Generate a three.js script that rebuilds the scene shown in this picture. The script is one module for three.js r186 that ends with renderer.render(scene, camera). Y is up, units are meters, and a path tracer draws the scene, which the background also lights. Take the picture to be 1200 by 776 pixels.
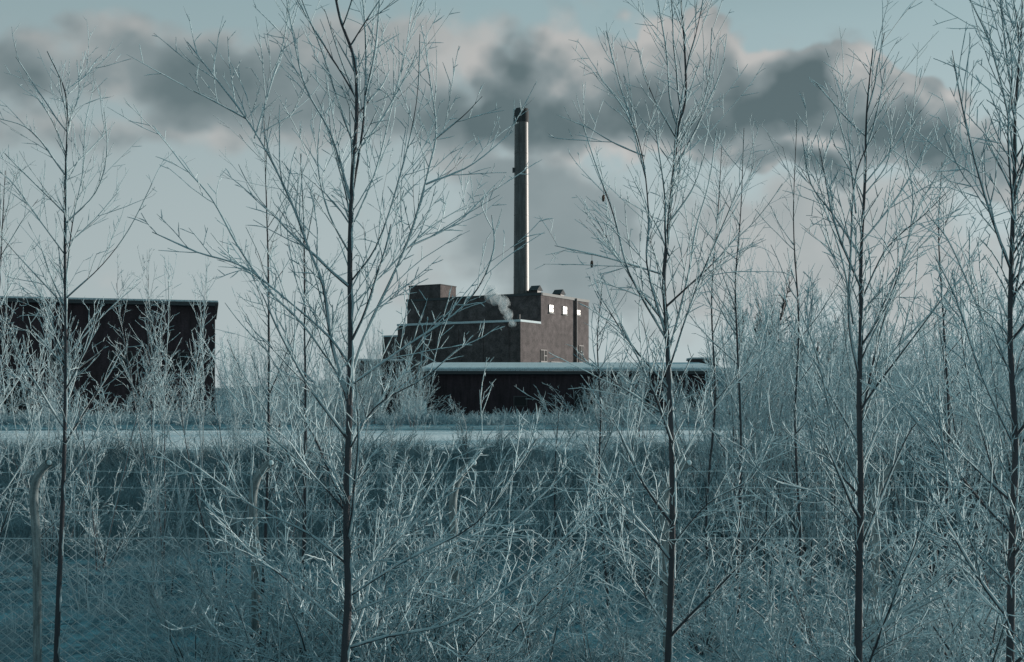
import * as THREE from 'three';

// ───────────── camera, sky, sun, exposure ─────────────
const F = 1300, HZ = 460, EYE = 3.2;          // focal length in photo pixels, horizon row, eye height
const scene = new THREE.Scene();
const camera = new THREE.PerspectiveCamera(2 * Math.atan(HZ / F) * 180 / Math.PI, 1200 / 920, 0.2, 6000);
camera.position.set(0, EYE, 0);
camera.lookAt(0, EYE, -10);
camera.setViewOffset(1200, 920, 0, 0, 1200, 776);   // lens shifted up: verticals stay vertical

const SUN_AZ = 120 * Math.PI / 180, SUN_EL = 7.5 * Math.PI / 180;   // azimuth from +z towards +x
const sunDir = new THREE.Vector3(Math.sin(SUN_AZ) * Math.cos(SUN_EL), Math.sin(SUN_EL), Math.cos(SUN_AZ) * Math.cos(SUN_EL));
const sun = new THREE.DirectionalLight(new THREE.Color().setRGB(1, 0.93, 0.84), 4.6);
sun.position.copy(sunDir).multiplyScalar(300);
sun.target.position.set(0, 0, 0);
sun.castShadow = true;
sun.shadow.mapSize.set(4096, 4096);
Object.assign(sun.shadow.camera, { left: -80, right: 80, top: 60, bottom: -40, near: 1, far: 900 });
sun.name = 'sun';
scene.add(sun, sun.target);

const renderer = new THREE.WebGLRenderer({ antialias: true });
renderer.toneMapping = THREE.LinearToneMapping;
renderer.toneMappingExposure = 1.0;
renderer.shadowMap.enabled = true;
renderer.setSize(1024, 662);

// ───────────── random numbers and noise ─────────────
function rng(seed) { let s = seed | 0; return () => { s = (s + 0x6d2b79f5) | 0; let t = Math.imul(s ^ (s >>> 15), 1 | s); t = (t + Math.imul(t ^ (t >>> 7), 61 | t)) ^ t; return ((t ^ (t >>> 14)) >>> 0) / 4294967296; }; }
function hash2(ix, iy, k) { let h = Math.imul(ix, 374761393) ^ Math.imul(iy, 668265263) ^ Math.imul(k, 1442695041); h = Math.imul(h ^ (h >>> 13), 1274126177); return ((h ^ (h >>> 16)) >>> 0) / 4294967296; }
function vnoise(x, y, k = 0) {
  const ix = Math.floor(x), iy = Math.floor(y), fx = x - ix, fy = y - iy, u = fx * fx * (3 - 2 * fx), v = fy * fy * (3 - 2 * fy);
  const a = hash2(ix, iy, k), b = hash2(ix + 1, iy, k), c = hash2(ix, iy + 1, k), d = hash2(ix + 1, iy + 1, k);
  return a + (b - a) * u + (c - a) * v + (a - b - c + d) * u * v;
}
function fbm(x, y, oct, k = 0) { let s = 0, a = 0.5, t = 0; { const rx = x * .82 - y * .57; y = x * .57 + y * .82; x = rx; } for (let i = 0; i < oct; i++) { s += a * vnoise(x, y, k + i * 17); t += a; const rx = x * 1.62 - y * 1.22 + 11.7; y = x * 1.22 + y * 1.62 + 5.3; x = rx; a *= 0.5; } return s / t; }
const clamp = (x, a = 0, b = 1) => Math.min(b, Math.max(a, x));
const sstep = (a, b, x) => { const t = clamp((x - a) / (b - a)); return t * t * (3 - 2 * t); };
const lerp = (a, b, t) => a + (b - a) * t;

// ───────────── the sky: air and steam clouds, computed for every direction ─────────────
// cloud banks, [centre x, centre y, half width, half height, weight] in the tangent plane of the north sky
const CRISP = [[1165, 205, 60, 40, 1], [1110, 165, 55, 42, 1.1], [1070, 150, 50, 40, 1.1], [1020, 125, 55, 50, 1.1], [1000, 90, 42, 42, .9], [960, 110, 55, 48, 1.15], [900, 85, 42, 42, .9], [880, 122, 60, 40, 1.05],
  [825, 60, 38, 48, .9], [830, 130, 60, 50, 1], [770, 75, 60, 45, .8], [760, 140, 70, 40, 1], [955, 184, 42, 17, 1.0], [990, 212, 24, 26, 1.0], [905, 176, 40, 13, .8], [690, 140, 70, 45, 1], [660, 60, 50, 48, .75], [610, 120, 60, 60, 1], [560, 60, 55, 52, .75], [560, 150, 60, 34, .9]];
const SOFT = [[490, 60, 90, 65, .9], [500, 150, 70, 40, .9], [420, 110, 70, 60, .8], [300, 100, 90, 50, .9], [215, 95, 75, 50, 1], [170, 60, 60, 40, .8], [90, 55, 80, 40, .6], [30, 95, 80, 40, .8], [-60, 100, 110, 60, .8], [380, 40, 120, 40, .6],
  [650, 235, 85, 55, 1.05], [620, 290, 60, 55, .8], [690, 300, 55, 60, .85], [590, 225, 42, 40, .7], [760, 230, 60, 50, .5], [845, 225, 60, 40, .45], [1010, 270, 120, 45, .5], [330, 150, 130, 26, .5], [120, 150, 120, 22, .45], [880, 260, 80, 50, .7], [340, 225, 40, 30, .35], [960, 300, 140, 60, .7], [1060, 250, 90, 50, .6], [760, 320, 110, 50, .6], [470, 300, 90, 60, .4], [540, 210, 60, 36, .6], [1120, 330, 110, 60, .6], [420, 200, 60, 40, .35], [840, 370, 200, 40, .5]];
const blob = (list, x, y) => { let s = 0; for (const [cx, cy, rx, ry, w] of list) { const q = ((x - cx) / rx) ** 2 + ((y - cy) / ry) ** 2; if (q < 5) s += w * Math.exp(-q * 1.1); } return s; };
const puffs = (x, y, c, k) => { let m = 0; const ix = Math.floor(x / c), iy = Math.floor(y / c); for (let a = -1; a < 2; a++) for (let b = -1; b < 2; b++) { const h = hash2(ix + a, iy + b, k), g = hash2(ix + a, iy + b, k + 1), q = Math.hypot(x / c - ix - a - .2 - .6 * h, y / c - iy - b - .2 - .6 * g) / (.55 + .5 * hash2(ix + a, iy + b, k + 2)); m = Math.max(m, 1 - q * q); } return m; };   // round heads
function crisp(x, y) {
  const wx = (fbm(x / 60, y / 60, 3, 1) - .5) * 52, wy = (fbm(x / 60, y / 60, 3, 5) - .5) * 46, ux = x + wx * .35, uy = y + wy * .35;
  const head = puffs(ux * .92 + uy * .39, uy * .92 - ux * .39, 58, 3) * .42 + puffs(ux * .8 - uy * .6 + 9, uy * .8 + ux * .6, 30, 9) * .2;
  return blob(CRISP, x + wx, y + wy) - .36 + head + (fbm(x / 40, y / 34, 4, 40) - .5) * .5;
}
function soft(x, y) {
  const wx = (fbm(x / 90, y / 70, 3, 21) - .5) * 90, wy = (fbm(x / 90, y / 70, 3, 25) - .5) * 60;
  return blob(SOFT, x + wx, y + wy) + (fbm(x / 70, y / 45, 5, 29) - .5) * 1.25 + (puffs(x + wx * .5, y + wy * .5, 60, 23) - .4) * .4;
}
// sunlit parts, then shaded bellies: cloud light and shade put into the colour
const SUNLIT_PARTS = [[530, 55, 62, 72, .75], [665, 60, 36, 62, .7], [830, 58, 36, 40, .7], [900, 75, 30, 30, .7], [1000, 88, 34, 34, .9], [1060, 110, 30, 20, .7], [1092, 125, 25, 20, .8], [1132, 150, 25, 30, .8], [430, 60, 60, 50, .5], [150, 32, 55, 25, .6], [50, 60, 50, 30, .4], [130, 100, 36, 30, .45], [300, 60, 60, 30, .45], [740, 182, 60, 18, .5], [960, 165, 40, 9, .6], [690, 190, 40, 14, .5], [250, 152, 80, 18, .5], [60, 140, 60, 20, .4], [760, 40, 40, 30, .5]];
const SHADED_BELLIES = [[215, 95, 60, 45, .7], [612, 75, 26, 36, .6], [620, 145, 110, 35, .7], [290, 100, 50, 30, .5], [30, 90, 50, 25, .5], [900, 130, 80, 36, .6], [950, 90, 24, 24, .7], [1060, 155, 70, 30, .6], [540, 140, 60, 30, .5], [420, 120, 60, 35, .4], [970, 195, 40, 25, .6], [800, 150, 70, 30, .3], [1120, 180, 50, 30, .5]];
function thin(x, y) { const wx = (fbm(x / 50, y / 50, 3, 101) - .5) * 60, wy = (fbm(x / 50, y / 50, 3, 105) - .5) * 44; return blob(SUNLIT_PARTS, x + wx, y + wy) - blob(SHADED_BELLIES, x + wx, y + wy); }  // painted cloud shading: up where sunlit, down in the bellies
const SKY_W = 4096, SKY_H = 2048, skyData = new Float32Array(SKY_W * SKY_H * 4);
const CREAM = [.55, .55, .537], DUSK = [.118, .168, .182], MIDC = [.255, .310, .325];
for (let row = SKY_H / 2; row < SKY_H; row++) {
  const el = ((row + .5) / SKY_H - .5) * Math.PI, sy = Math.sin(el), ce = Math.cos(el);
  const k1 = 1 / (1 + Math.pow(el / .42, 2.4)), k0 = Math.exp(-el / .09);
  for (let col = 0; col < SKY_W; col++) {
    const a = ((col + .5) / SKY_W - .5) * 2 * Math.PI, dx = Math.cos(a) * ce, dz = Math.sin(a) * ce;
    const cs = dx * sunDir.x + sy * sunDir.y + dz * sunDir.z;
    const side = .72 + .40 * sstep(-.9, .95, cs) + .25 * Math.max(0, cs) ** 6;
    let r = (.040 + .385 * k1) * side, g = (.215 + .280 * k1) * side, b = (.270 + .235 * k1) * side;
    const az = Math.atan2(dx, -dz);
    let c1 = 0, l1 = 0, c2 = 0, l2 = 0;
    if (Math.abs(az) < 1.0 && el < .42) {
      const X = 600 + F * Math.tan(az), Y = HZ - F * Math.tan(el) / Math.cos(az);
      const near = 1 - sstep(.65, 1.0, Math.abs(az));
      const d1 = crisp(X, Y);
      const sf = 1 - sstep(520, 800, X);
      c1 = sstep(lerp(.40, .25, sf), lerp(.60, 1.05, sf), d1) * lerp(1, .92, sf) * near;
      if (c1 > 0) {
        // sunlit and shaded cloud painted as tone; thicker parts set darker
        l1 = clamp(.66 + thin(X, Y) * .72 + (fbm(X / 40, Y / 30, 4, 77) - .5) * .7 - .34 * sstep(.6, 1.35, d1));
      }
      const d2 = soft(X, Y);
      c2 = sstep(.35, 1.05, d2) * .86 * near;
      if (c2 > 0) {
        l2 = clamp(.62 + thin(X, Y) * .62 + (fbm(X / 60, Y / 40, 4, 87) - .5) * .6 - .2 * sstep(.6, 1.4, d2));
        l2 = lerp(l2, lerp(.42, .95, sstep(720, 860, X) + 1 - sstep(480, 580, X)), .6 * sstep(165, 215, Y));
      }
    }
    const w = sstep(.5, .9, Math.abs(az)) + sstep(.3, .45, el) * (1 - sstep(.5, .9, Math.abs(az)));
    if (w > 0) {   // the same broken veil carries on all round
      const e2 = 1 / (sy + .18), n = fbm(dx * e2 * 2.2 + 7, dz * e2 * 2.2 + 3, 4, 61);
      c2 = Math.max(c2, sstep(.52, .78, n) * .55 * w); l2 = Math.max(l2, .4 * w);
    }
    const tone = lerp(.62, 1, side);
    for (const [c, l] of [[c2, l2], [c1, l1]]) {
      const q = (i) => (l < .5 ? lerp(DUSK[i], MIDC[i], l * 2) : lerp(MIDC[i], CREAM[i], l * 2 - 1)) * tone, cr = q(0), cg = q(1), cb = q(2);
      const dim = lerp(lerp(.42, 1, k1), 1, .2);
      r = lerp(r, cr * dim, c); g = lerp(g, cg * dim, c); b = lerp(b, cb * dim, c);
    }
    const o = (row * SKY_W + col) * 4;
    skyData[o] = r; skyData[o + 1] = g; skyData[o + 2] = b; skyData[o + 3] = 1;
  }
}
for (let i = 0; i < SKY_W * SKY_H / 2; i++) { skyData[i * 4] = .08; skyData[i * 4 + 1] = .13; skyData[i * 4 + 2] = .15; skyData[i * 4 + 3] = 1; }
const skyTex = new THREE.DataTexture(skyData, SKY_W, SKY_H, THREE.RGBAFormat, THREE.FloatType);
skyTex.mapping = THREE.EquirectangularReflectionMapping;
skyTex.magFilter = THREE.LinearFilter;
skyTex.needsUpdate = true;
scene.background = skyTex;
scene.environment = skyTex;

// ───────────── materials ─────────────
function noiseTex(size, fn) {   // fn(u, v) -> [r, g, b] sRGB 0..1, tileable by mirror
  const d = new Uint8Array(size * size * 4);
  for (let y = 0; y < size; y++) for (let x = 0; x < size; x++) { const c = fn(x / size, y / size), o = (y * size + x) * 4; for (let i = 0; i < 3; i++) d[o + i] = clamp(c[i]) * 255; d[o + 3] = 255; }
  const t = new THREE.DataTexture(d, size, size); t.colorSpace = THREE.SRGBColorSpace; t.wrapS = t.wrapT = THREE.MirroredRepeatWrapping; t.magFilter = THREE.LinearFilter; t.needsUpdate = true; return t;
}
function bumpTex(size, fn) { const t = noiseTex(size, (u, v) => { const h = fn(u, v); return [h, h, h]; }); t.colorSpace = THREE.NoColorSpace; return t; }
const rep = (t, x, y = x) => { const c = t.clone(); c.repeat.set(x, y); c.needsUpdate = true; return c; };
const std = (r, g, b, o = {}) => new THREE.MeshStandardMaterial({ color: new THREE.Color().setRGB(r, g, b), roughness: .9, ...o });
const mottle = noiseTex(512, (u, v) => { const n = .72 + .42 * (fbm(u * 9, v * 9, 5, 3) - .5) + .34 * (fbm(u * 60, v * 60, 3, 8) - .5); return [n, n, n]; });
const streaks = noiseTex(512, (u, v) => { const n = .74 + .4 * (fbm(u * 40, v * 5, 4, 13) - .5) + .3 * (fbm(u * 7, v * 7, 4, 15) - .5) + .2 * (fbm(u * 120, v * 120, 2, 16) - .5); return [n, n * .985, n * .97]; });
const frostField = noiseTex(1024, (u, v) => {
  const a = fbm(u * 10, v * 10, 5, 31), b = fbm(u * 70, v * 70, 4, 33), t = sstep(.34, .62, a * .55 + b * .45);
  return [lerp(.25, .53, t), lerp(.38, .71, t), lerp(.42, .755, t)];
});
const snowTex = noiseTex(512, (u, v) => { const n = .94 + .14 * (fbm(u * 12, v * 12, 5, 41) - .5) - .35 * sstep(.62, .8, fbm(u * 50, v * 50, 3, 43)); return [n * .98, n, n * 1.01]; });
const heathTex = noiseTex(512, (u, v) => { const b = fbm(u * 60, v * 60, 4, 51), t = sstep(.5, .75, b); return [lerp(.38, .62, t), lerp(.48, .74, t), lerp(.51, .78, t)]; });
const rough = bumpTex(512, (u, v) => fbm(u * 40, v * 40, 5, 91));
const M = {
  field: std(1, 1, 1, { map: rep(frostField, .14), bumpMap: rep(rough, .5), bumpScale: .06 }),
  heath: std(1, 1, 1, { map: rep(heathTex, .22), bumpMap: rep(rough, .4), bumpScale: .08 }),
  road: std(1, 1, 1, { map: rep(snowTex, .2), bumpMap: rep(rough, .4), bumpScale: .03 }),
  snow: std(.74, .80, .82, { map: rep(snowTex, .3), roughness: .8 }),
  bark: std(.075, .075, .085, { bumpMap: rep(rough, 3), bumpScale: .004 }),
  twig: std(.095, .092, .098),
  frost: new THREE.MeshPhysicalMaterial({ color: new THREE.Color().setRGB(.66, .81, .85), roughness: .95, transmission: .45, thickness: 0, side: THREE.DoubleSide }),
  grass: std(.38, .50, .54), stalk: std(.32, .43, .465), leaf: std(.10, .065, .05),
  wire: std(.66, .74, .76, { roughness: .7 }), concrete: std(.56, .66, .69, { map: rep(streaks, 1) }),
  stack: std(.185, .19, .195, { map: rep(streaks, .08, .03), roughness: .46 }), stackCap: std(.13, .13, .135, { map: rep(mottle, .1) }),
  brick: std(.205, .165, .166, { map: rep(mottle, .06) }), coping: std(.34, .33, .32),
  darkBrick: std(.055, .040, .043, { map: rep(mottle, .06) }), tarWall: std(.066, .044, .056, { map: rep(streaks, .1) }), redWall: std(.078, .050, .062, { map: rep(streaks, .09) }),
  roofFelt: std(.07, .075, .08), iron: std(.06, .06, .065, { roughness: .6 }),
  pane: new THREE.MeshPhysicalMaterial({ color: new THREE.Color().setRGB(.10, .10, .10), roughness: .2, metalness: 0, specularIntensity: 1 }),
  dark: std(.02, .02, .022), pale: std(.55, .50, .46, { map: rep(mottle, .1) }), needle: std(.09, .125, .13), hill: std(.42, .50, .52, { map: rep(frostField, .01) }),
};

// ───────────── building blocks ─────────────
const taken = new Map();
function numbered(n) { const k = taken.get(n) ?? 0; taken.set(n, k + 1); return k ? n + '_' + String(k).padStart(3, '0') : n; }
function shade(o) { o.traverse((c) => { if (c.isMesh) { c.castShadow = true; c.receiveShadow = true; } }); return o; }
function thing(name, label, category, group, pos = [0, 0, 0], turn = 0) {
  const o = new THREE.Group(); o.name = numbered(name); o.position.set(...pos); o.rotation.y = turn; o.userData = { label, category }; if (group) o.userData.group = group; scene.add(o); return o;
}
function part(name, geo, mat, parent, kind) { const m = new THREE.Mesh(geo, mat); m.name = name; if (kind) m.userData.kind = kind; m.castShadow = m.receiveShadow = true; parent.add(m); return m; }
function struct(name, geo, mat) { const m = new THREE.Mesh(geo, mat); m.name = numbered(name); m.userData.kind = 'structure'; m.castShadow = m.receiveShadow = true; scene.add(m); return m; }
function box(x0, x1, y0, y1, z0, z1) {   // uv in metres
  const g = new THREE.BoxGeometry(x1 - x0, y1 - y0, z1 - z0); g.translate((x0 + x1) / 2, (y0 + y1) / 2, (z0 + z1) / 2);
  const p = g.attributes.position, n = g.attributes.normal, uv = g.attributes.uv;
  for (let i = 0; i < p.count; i++) { const ax = Math.abs(n.getX(i)), ay = Math.abs(n.getY(i)); uv.setXY(i, ax > .5 ? p.getZ(i) : p.getX(i), ay > .5 ? p.getZ(i) : p.getY(i)); }
  return g;
}
const at = (px, py, d) => new THREE.Vector3((px - 600) / F * d, EYE + (HZ - py) / F * d, -d);   // a point at depth d

class Tubes {   // collects tapering tubes into one geometry
  constructor() { this.p = []; this.n = []; this.uv = []; this.i = []; }
  tube(pts, rad, sides) {
    const m = pts.length, base = this.p.length / 3;
    let tx, ty, tz, ux = 0, uy = 0, uz = 0, run = 0;
    for (let k = 0; k < m; k++) {
      const a = pts[Math.max(0, k - 1)], b = pts[Math.min(m - 1, k + 1)];
      tx = b.x - a.x; ty = b.y - a.y; tz = b.z - a.z; const L = Math.hypot(tx, ty, tz) || 1; tx /= L; ty /= L; tz /= L;
      if (k === 0) { if (Math.abs(ty) < .9) { ux = 0; uy = 1; uz = 0; } else { ux = 1; uy = 0; uz = 0; } }
      const d = ux * tx + uy * ty + uz * tz; ux -= d * tx; uy -= d * ty; uz -= d * tz; const U = Math.hypot(ux, uy, uz) || 1; ux /= U; uy /= U; uz /= U;
      const vx = ty * uz - tz * uy, vy = tz * ux - tx * uz, vz = tx * uy - ty * ux;
      if (k) run += pts[k].distanceTo(pts[k - 1]);
      for (let s = 0; s < sides; s++) {
        const c = Math.cos(s / sides * 6.28318), w = Math.sin(s / sides * 6.28318), nx = ux * c + vx * w, ny = uy * c + vy * w, nz = uz * c + vz * w;
        this.p.push(pts[k].x + nx * rad[k], pts[k].y + ny * rad[k], pts[k].z + nz * rad[k]); this.n.push(nx, ny, nz); this.uv.push(s / sides * .4, run);
      }
    }
    for (let k = 0; k < m - 1; k++) for (let s = 0; s < sides; s++) {
      const a = base + k * sides + s, b = base + k * sides + (s + 1) % sides, c = a + sides, d = b + sides;
      this.i.push(a, b, c, b, d, c);
    }
  }
  tri(a, b, c, n) { const k = this.p.length / 3; this.p.push(a.x, a.y, a.z, b.x, b.y, b.z, c.x, c.y, c.z); for (let q = 0; q < 3; q++) { this.n.push(n.x, n.y, n.z); this.uv.push(0, 0); } this.i.push(k, k + 1, k + 2); }
  geo() {
    const g = new THREE.BufferGeometry();
    g.setAttribute('position', new THREE.Float32BufferAttribute(this.p, 3)); g.setAttribute('normal', new THREE.Float32BufferAttribute(this.n, 3)); g.setAttribute('uv', new THREE.Float32BufferAttribute(this.uv, 2));
    g.setIndex(this.i); return g;
  }
}

// ───────────── leafless frosted trees ─────────────
const WIND = new THREE.Vector3(.70, .66, .28).normalize();   // the side on which the rime has grown
function smooth(pts, per) { return new THREE.CatmullRomCurve3(pts, false, 'centripetal').getPoints(Math.max(3, Math.round((pts.length - 1) * per))); }
class Grower {
  constructor(seed, o = {}) { this.R = rng(seed); this.o = { frost: 1, frostTop: .45, h0: 0, h1: 6, gap2: .16, len2: .6, gap3: .085, len3: .2, thick: 1, spur: .5, droop: 0, ...o }; this.tw = new Tubes(); this.fr = new Tubes(); }
  frostAt(y) { return this.o.frost * lerp(1, this.o.frostTop, clamp((y - this.o.h0) / (this.o.h1 - this.o.h0))); }
  crust(pts, rad, share = 1, sides = 4, off = .5, own = .62) {   // rime: a rough ridge along the windward side, broken in places
    if (!this.o.frost) return; const R = this.R; let cp = [], cr = [];
    const flush = () => { if (cp.length > 1) { cr[0] *= .7; cr[cr.length - 1] *= .4; this.fr.tube(cp, cr, sides); } cp = []; cr = []; };
    for (let k = 0; k < pts.length; k++) {
      const a = pts[Math.max(0, k - 1)], b = pts[Math.min(pts.length - 1, k + 1)], t = b.clone().sub(a).normalize();
      const w = WIND.clone().addScaledVector(t, -WIND.dot(t)); const wl = w.length(); if (wl < .05 || R() > share) { flush(); continue; } w.divideScalar(wl);
      w.x += (R() - .5) * .7; w.y += (R() - .5) * .7; w.z += (R() - .5) * .7;
      const f = this.frostAt(pts[k].y), add = (.0019 + .0024 * R() * R()) * f * this.o.thick;
      cp.push(pts[k].clone().addScaledVector(w, rad[k] * off + add * .6)); cr.push(rad[k] * own * (.8 + .4 * R()) + add);
    }
    flush();
  }
  twig(p, dir, len, r, level) {
    const R = this.R, o = this.o, n = level === 2 ? 7 : level === 3 ? 5 : 3, pts = [p.clone()], rad = [r], d = dir.clone(), q = p.clone();
    const hi = clamp((p.y - o.h0) / (o.h1 - o.h0)), kink = (o.kink ?? 1) * lerp(.36, .11, hi), bend = new THREE.Vector3(R() - .5, R() - .32 - o.droop, R() - .5).multiplyScalar(.34);
    for (let k = 1; k < n; k++) {
      d.addScaledVector(bend, 1 / n * 2); d.x += (R() - .5) * kink; d.y += (R() - .5) * kink; d.z += (R() - .5) * kink; d.normalize();
      q.addScaledVector(d, len / (n - 1)); pts.push(q.clone()); rad.push(r * lerp(1, .42, k / (n - 1)));
    }
    this.tw.tube(pts, rad, 3); this.crust(pts, rad, .97, 3);
    const f = this.frostAt(p.y);
    if (level < 4 && !(level === 3 && len < .05)) {
      const gap = (level === 2 ? o.gap3 : o.gap3 * .9) * lerp(.95, 1.75, hi), count = Math.floor(len / gap * (.6 + .6 * R()));
      for (let k = 0; k < count; k++) {
        if (level === 3 && R() > o.spur * (.35 + .65 * f)) continue;
        const t = lerp(.12, .98, (k + R()) / count), s = t * (n - 1), j = Math.min(n - 2, Math.floor(s)), b = pts[j].clone().lerp(pts[j + 1], s - j);
        const dd = pts[j + 1].clone().sub(pts[j]).normalize();
        const l2 = level === 2 ? o.len3 * (1.15 - .7 * t) * (.45 + .9 * R()) : .03 + .05 * R();
        this.twig(b, this.fork(dd, level === 2 ? .5 + .55 * R() : .6 + .8 * R()), l2, level === 2 ? Math.max(.0013 * (o.tk ?? 1), r * .6) : .0012 * (o.tk ?? 1), level + 1);
      }
    }
  }
  fork(d, angle) {
    const R = this.R, a = R() * 6.28318, s = Math.abs(d.y) < .9 ? new THREE.Vector3(0, 1, 0) : new THREE.Vector3(1, 0, 0);
    const u = new THREE.Vector3().crossVectors(d, s).normalize(), v = new THREE.Vector3().crossVectors(d, u);
    const w = d.clone().multiplyScalar(Math.cos(angle)).addScaledVector(u, Math.cos(a) * Math.sin(angle)).addScaledVector(v, Math.sin(a) * Math.sin(angle));
    w.y += .22 - this.o.droop; return w.normalize();
  }
  wood(pts, r0, r1, parent, name, t0 = .1, dense = 1, sides = 7) {   // a trunk or a limb, with the twigs along it
    const R = this.R, n = pts.length, rad = pts.map((_, k) => lerp(r0, r1, Math.pow(k / (n - 1), .8)) * (1 + (R() - .5) * .1));
    const g = new Tubes(); g.tube(pts, rad, sides); part(name, g.geo(), M.bark, parent);
    if (r0 > .022) this.crust(pts, rad, .72, 5, .78, .30); else this.crust(pts, rad, .97, 5, .42, .78);
    let L = 0; const acc = [0]; for (let k = 1; k < n; k++) acc.push(L += pts[k].distanceTo(pts[k - 1]));
    const o = this.o;
    for (let s = L * t0 + R() * o.gap2; s < L * .985; s += o.gap2 * (.5 + R()) / dense) {
      let j = 0; while (j < n - 2 && acc[j + 1] < s) j++;
      const f = (s - acc[j]) / (acc[j + 1] - acc[j] || 1), b = pts[j].clone().lerp(pts[j + 1], f), d = pts[j + 1].clone().sub(pts[j]).normalize(), rr = lerp(rad[j], rad[j + 1], f), t = s / L;
      const hi = clamp((b.y - o.h0) / (o.h1 - o.h0)); if (R() < hi * (o.bareTop ?? .5)) continue;
      const len = o.len2 * (.3 + R() * 1.1) * (1.1 - .55 * t) * lerp(.9, 1.2, hi);
      this.twig(b, this.fork(d, .38 + .45 * R()), len, (o.tk ?? 1) * Math.min(.0046, Math.max(.0017, rr * .4)), 2);
    }
    return pts;
  }
  finish(parent) { part('twigs', this.tw.geo(), M.twig, parent, 'stuff'); if (this.fr.i.length) part('rime', this.fr.geo(), M.frost, parent, 'stuff'); }
}
// trunk and limbs traced as [x, y] on the picture plane at the tree's depth; each limb swings to its own depth
function tracedTree(name, label, d, trunk, r0, r1, limbs, o) {
  const base = at(trunk[0][0], HZ, d); base.y = groundAt(base.x, base.z) - .05;
  const t = thing(name, label, 'tree', o.group, base.toArray());
  const G = new Grower(o.seed, { h0: .3 - 0, h1: 6.2, ...o }), R = G.R;
  const loc = (x, y, dz) => at(x, y, d + dz).sub(base);
  const tp = [new THREE.Vector3(), ...trunk.map(([x, y]) => loc(x, y, 0))].filter((p, k, a) => !k || p.y > a[0].y + .1);
  G.wood(smooth(tp, 7), r0, r1, t, 'trunk', o.clear ?? .25, o.trunkDense ?? 1, 9);
  for (const [rl, pts, dz = (R() - .5) * 1.5] of limbs) {
    const m = pts.length, lp = pts.map(([x, y], k) => loc(x, y, dz * Math.pow(k / (m - 1), 1.1)));
    G.wood(smooth(lp, Math.max(4, 14 / m)), rl * .70, .0022, t, 'limb', .12, o.limbDense ?? 1, 6);
  }
  for (let k = 0; k < (o.extra ?? 0); k++) {   // further limbs off the trunk
    const s = lerp(o.from ?? .3, .93, (k + R()) / o.extra), f = s * (tp.length - 1), j = Math.min(tp.length - 2, Math.floor(f)), p = tp[j].clone().lerp(tp[j + 1], f - j);
    const a = R() * 6.283, up = .75 + .5 * R(), dir = new THREE.Vector3(Math.cos(a), up, Math.sin(a)).normalize(), L = (o.reach ?? 1.6) * (1.15 - .75 * s) * (.6 + .6 * R());
    const pts = [p.clone()]; const q = p.clone();
    for (let i = 1; i < 6; i++) { dir.y += .07; dir.x += (R() - .5) * .22; dir.z += (R() - .5) * .22; dir.normalize(); q.addScaledVector(dir, L / 5); pts.push(q.clone()); }
    G.wood(smooth(pts, 2), Math.min(.016, lerp(r0, r1, s) * .5), .003, t, 'limb', .1, o.limbDense ?? 1, 5);
  }
  G.finish(t);
  return t;
}
function protoShrub(seed, o) {   // a shrub or sapling round its own foot, used for many
  const t = new THREE.Group(), G = new Grower(seed, { h0: 0, h1: o.height, ...o }), R = G.R;
  for (let k = 0; k < o.stems; k++) {
    const a = R() * 6.283, lean = o.lean * (.2 + R()), H = o.height * (.55 + .45 * R()) * (k ? 1 : 1.05), dir = new THREE.Vector3(Math.cos(a) * lean, 1, Math.sin(a) * lean).normalize(), q = new THREE.Vector3(Math.cos(a) * .12 * R(), 0, Math.sin(a) * .12 * R()), pts = [q.clone()];
    for (let i = 1; i < 8; i++) { dir.x += (R() - .5) * .16; dir.z += (R() - .5) * .16; dir.y += .02 * (o.up ?? 1); dir.normalize(); q.addScaledVector(dir, H / 7); pts.push(q.clone()); }
    G.wood(pts, (o.rad ?? .012) * (.7 + .5 * R()), .003, t, 'stem', o.bare ?? .1, 1, 5);
  }
  G.finish(t);
  return t;
}

// ───────────── the ground ─────────────
function groundAt(x, z) {
  const d = -z;
  let h = 0;
  h += 1.55 * (1 - sstep(0, 6.5, d)) * (d < 0 ? 1 : 1);
  h += 1.62 * sstep(24 + vnoise(x * .15, 3, 7) * 1.2, 30.5, d);
  h -= 1.62 * sstep(44, 128, d);
  const amp = d > 30 && d < 47 ? .03 : .11;
  h += (fbm(x * .35 + 40, z * .35 + 9, 4, 71) - .5) * amp * (d < 160 ? 1 : 0);
  return h;
}
function sheet(name, mat, d0, d1, nd, half0, half1, nx, lift = 0) {
  const pos = [], uv = [], idx = [];
  for (let i = 0; i <= nd; i++) {
    const d = d0 + (d1 - d0) * i / nd, half = lerp(half0, half1, i / nd);
    for (let j = 0; j <= nx; j++) { const x = lerp(-half, half, j / nx); pos.push(x, groundAt(x, -d) + lift, -d); uv.push(x, d); }
  }
  for (let i = 0; i < nd; i++) for (let j = 0; j < nx; j++) { const a = i * (nx + 1) + j, b = a + 1, c = a + nx + 1, e = c + 1; idx.push(a, b, c, b, e, c); }
  const g = new THREE.BufferGeometry(); g.setAttribute('position', new THREE.Float32BufferAttribute(pos, 3)); g.setAttribute('uv', new THREE.Float32BufferAttribute(uv, 2)); g.setIndex(idx); g.computeVertexNormals();
  return struct(name, g, mat);
}
sheet('field', M.field, -12, 24, 120, 40, 40, 200);
sheet('embankment', M.heath, 24, 30.4, 40, 40, 40, 200);
sheet('snowy_road', M.road, 30.4, 46, 30, 40, 60, 120);
sheet('yard_ground', M.field, 46, 160, 60, 60, 160, 60);
sheet('far_ground', M.field, 160, 3000, 20, 160, 3000, 20);
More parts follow.
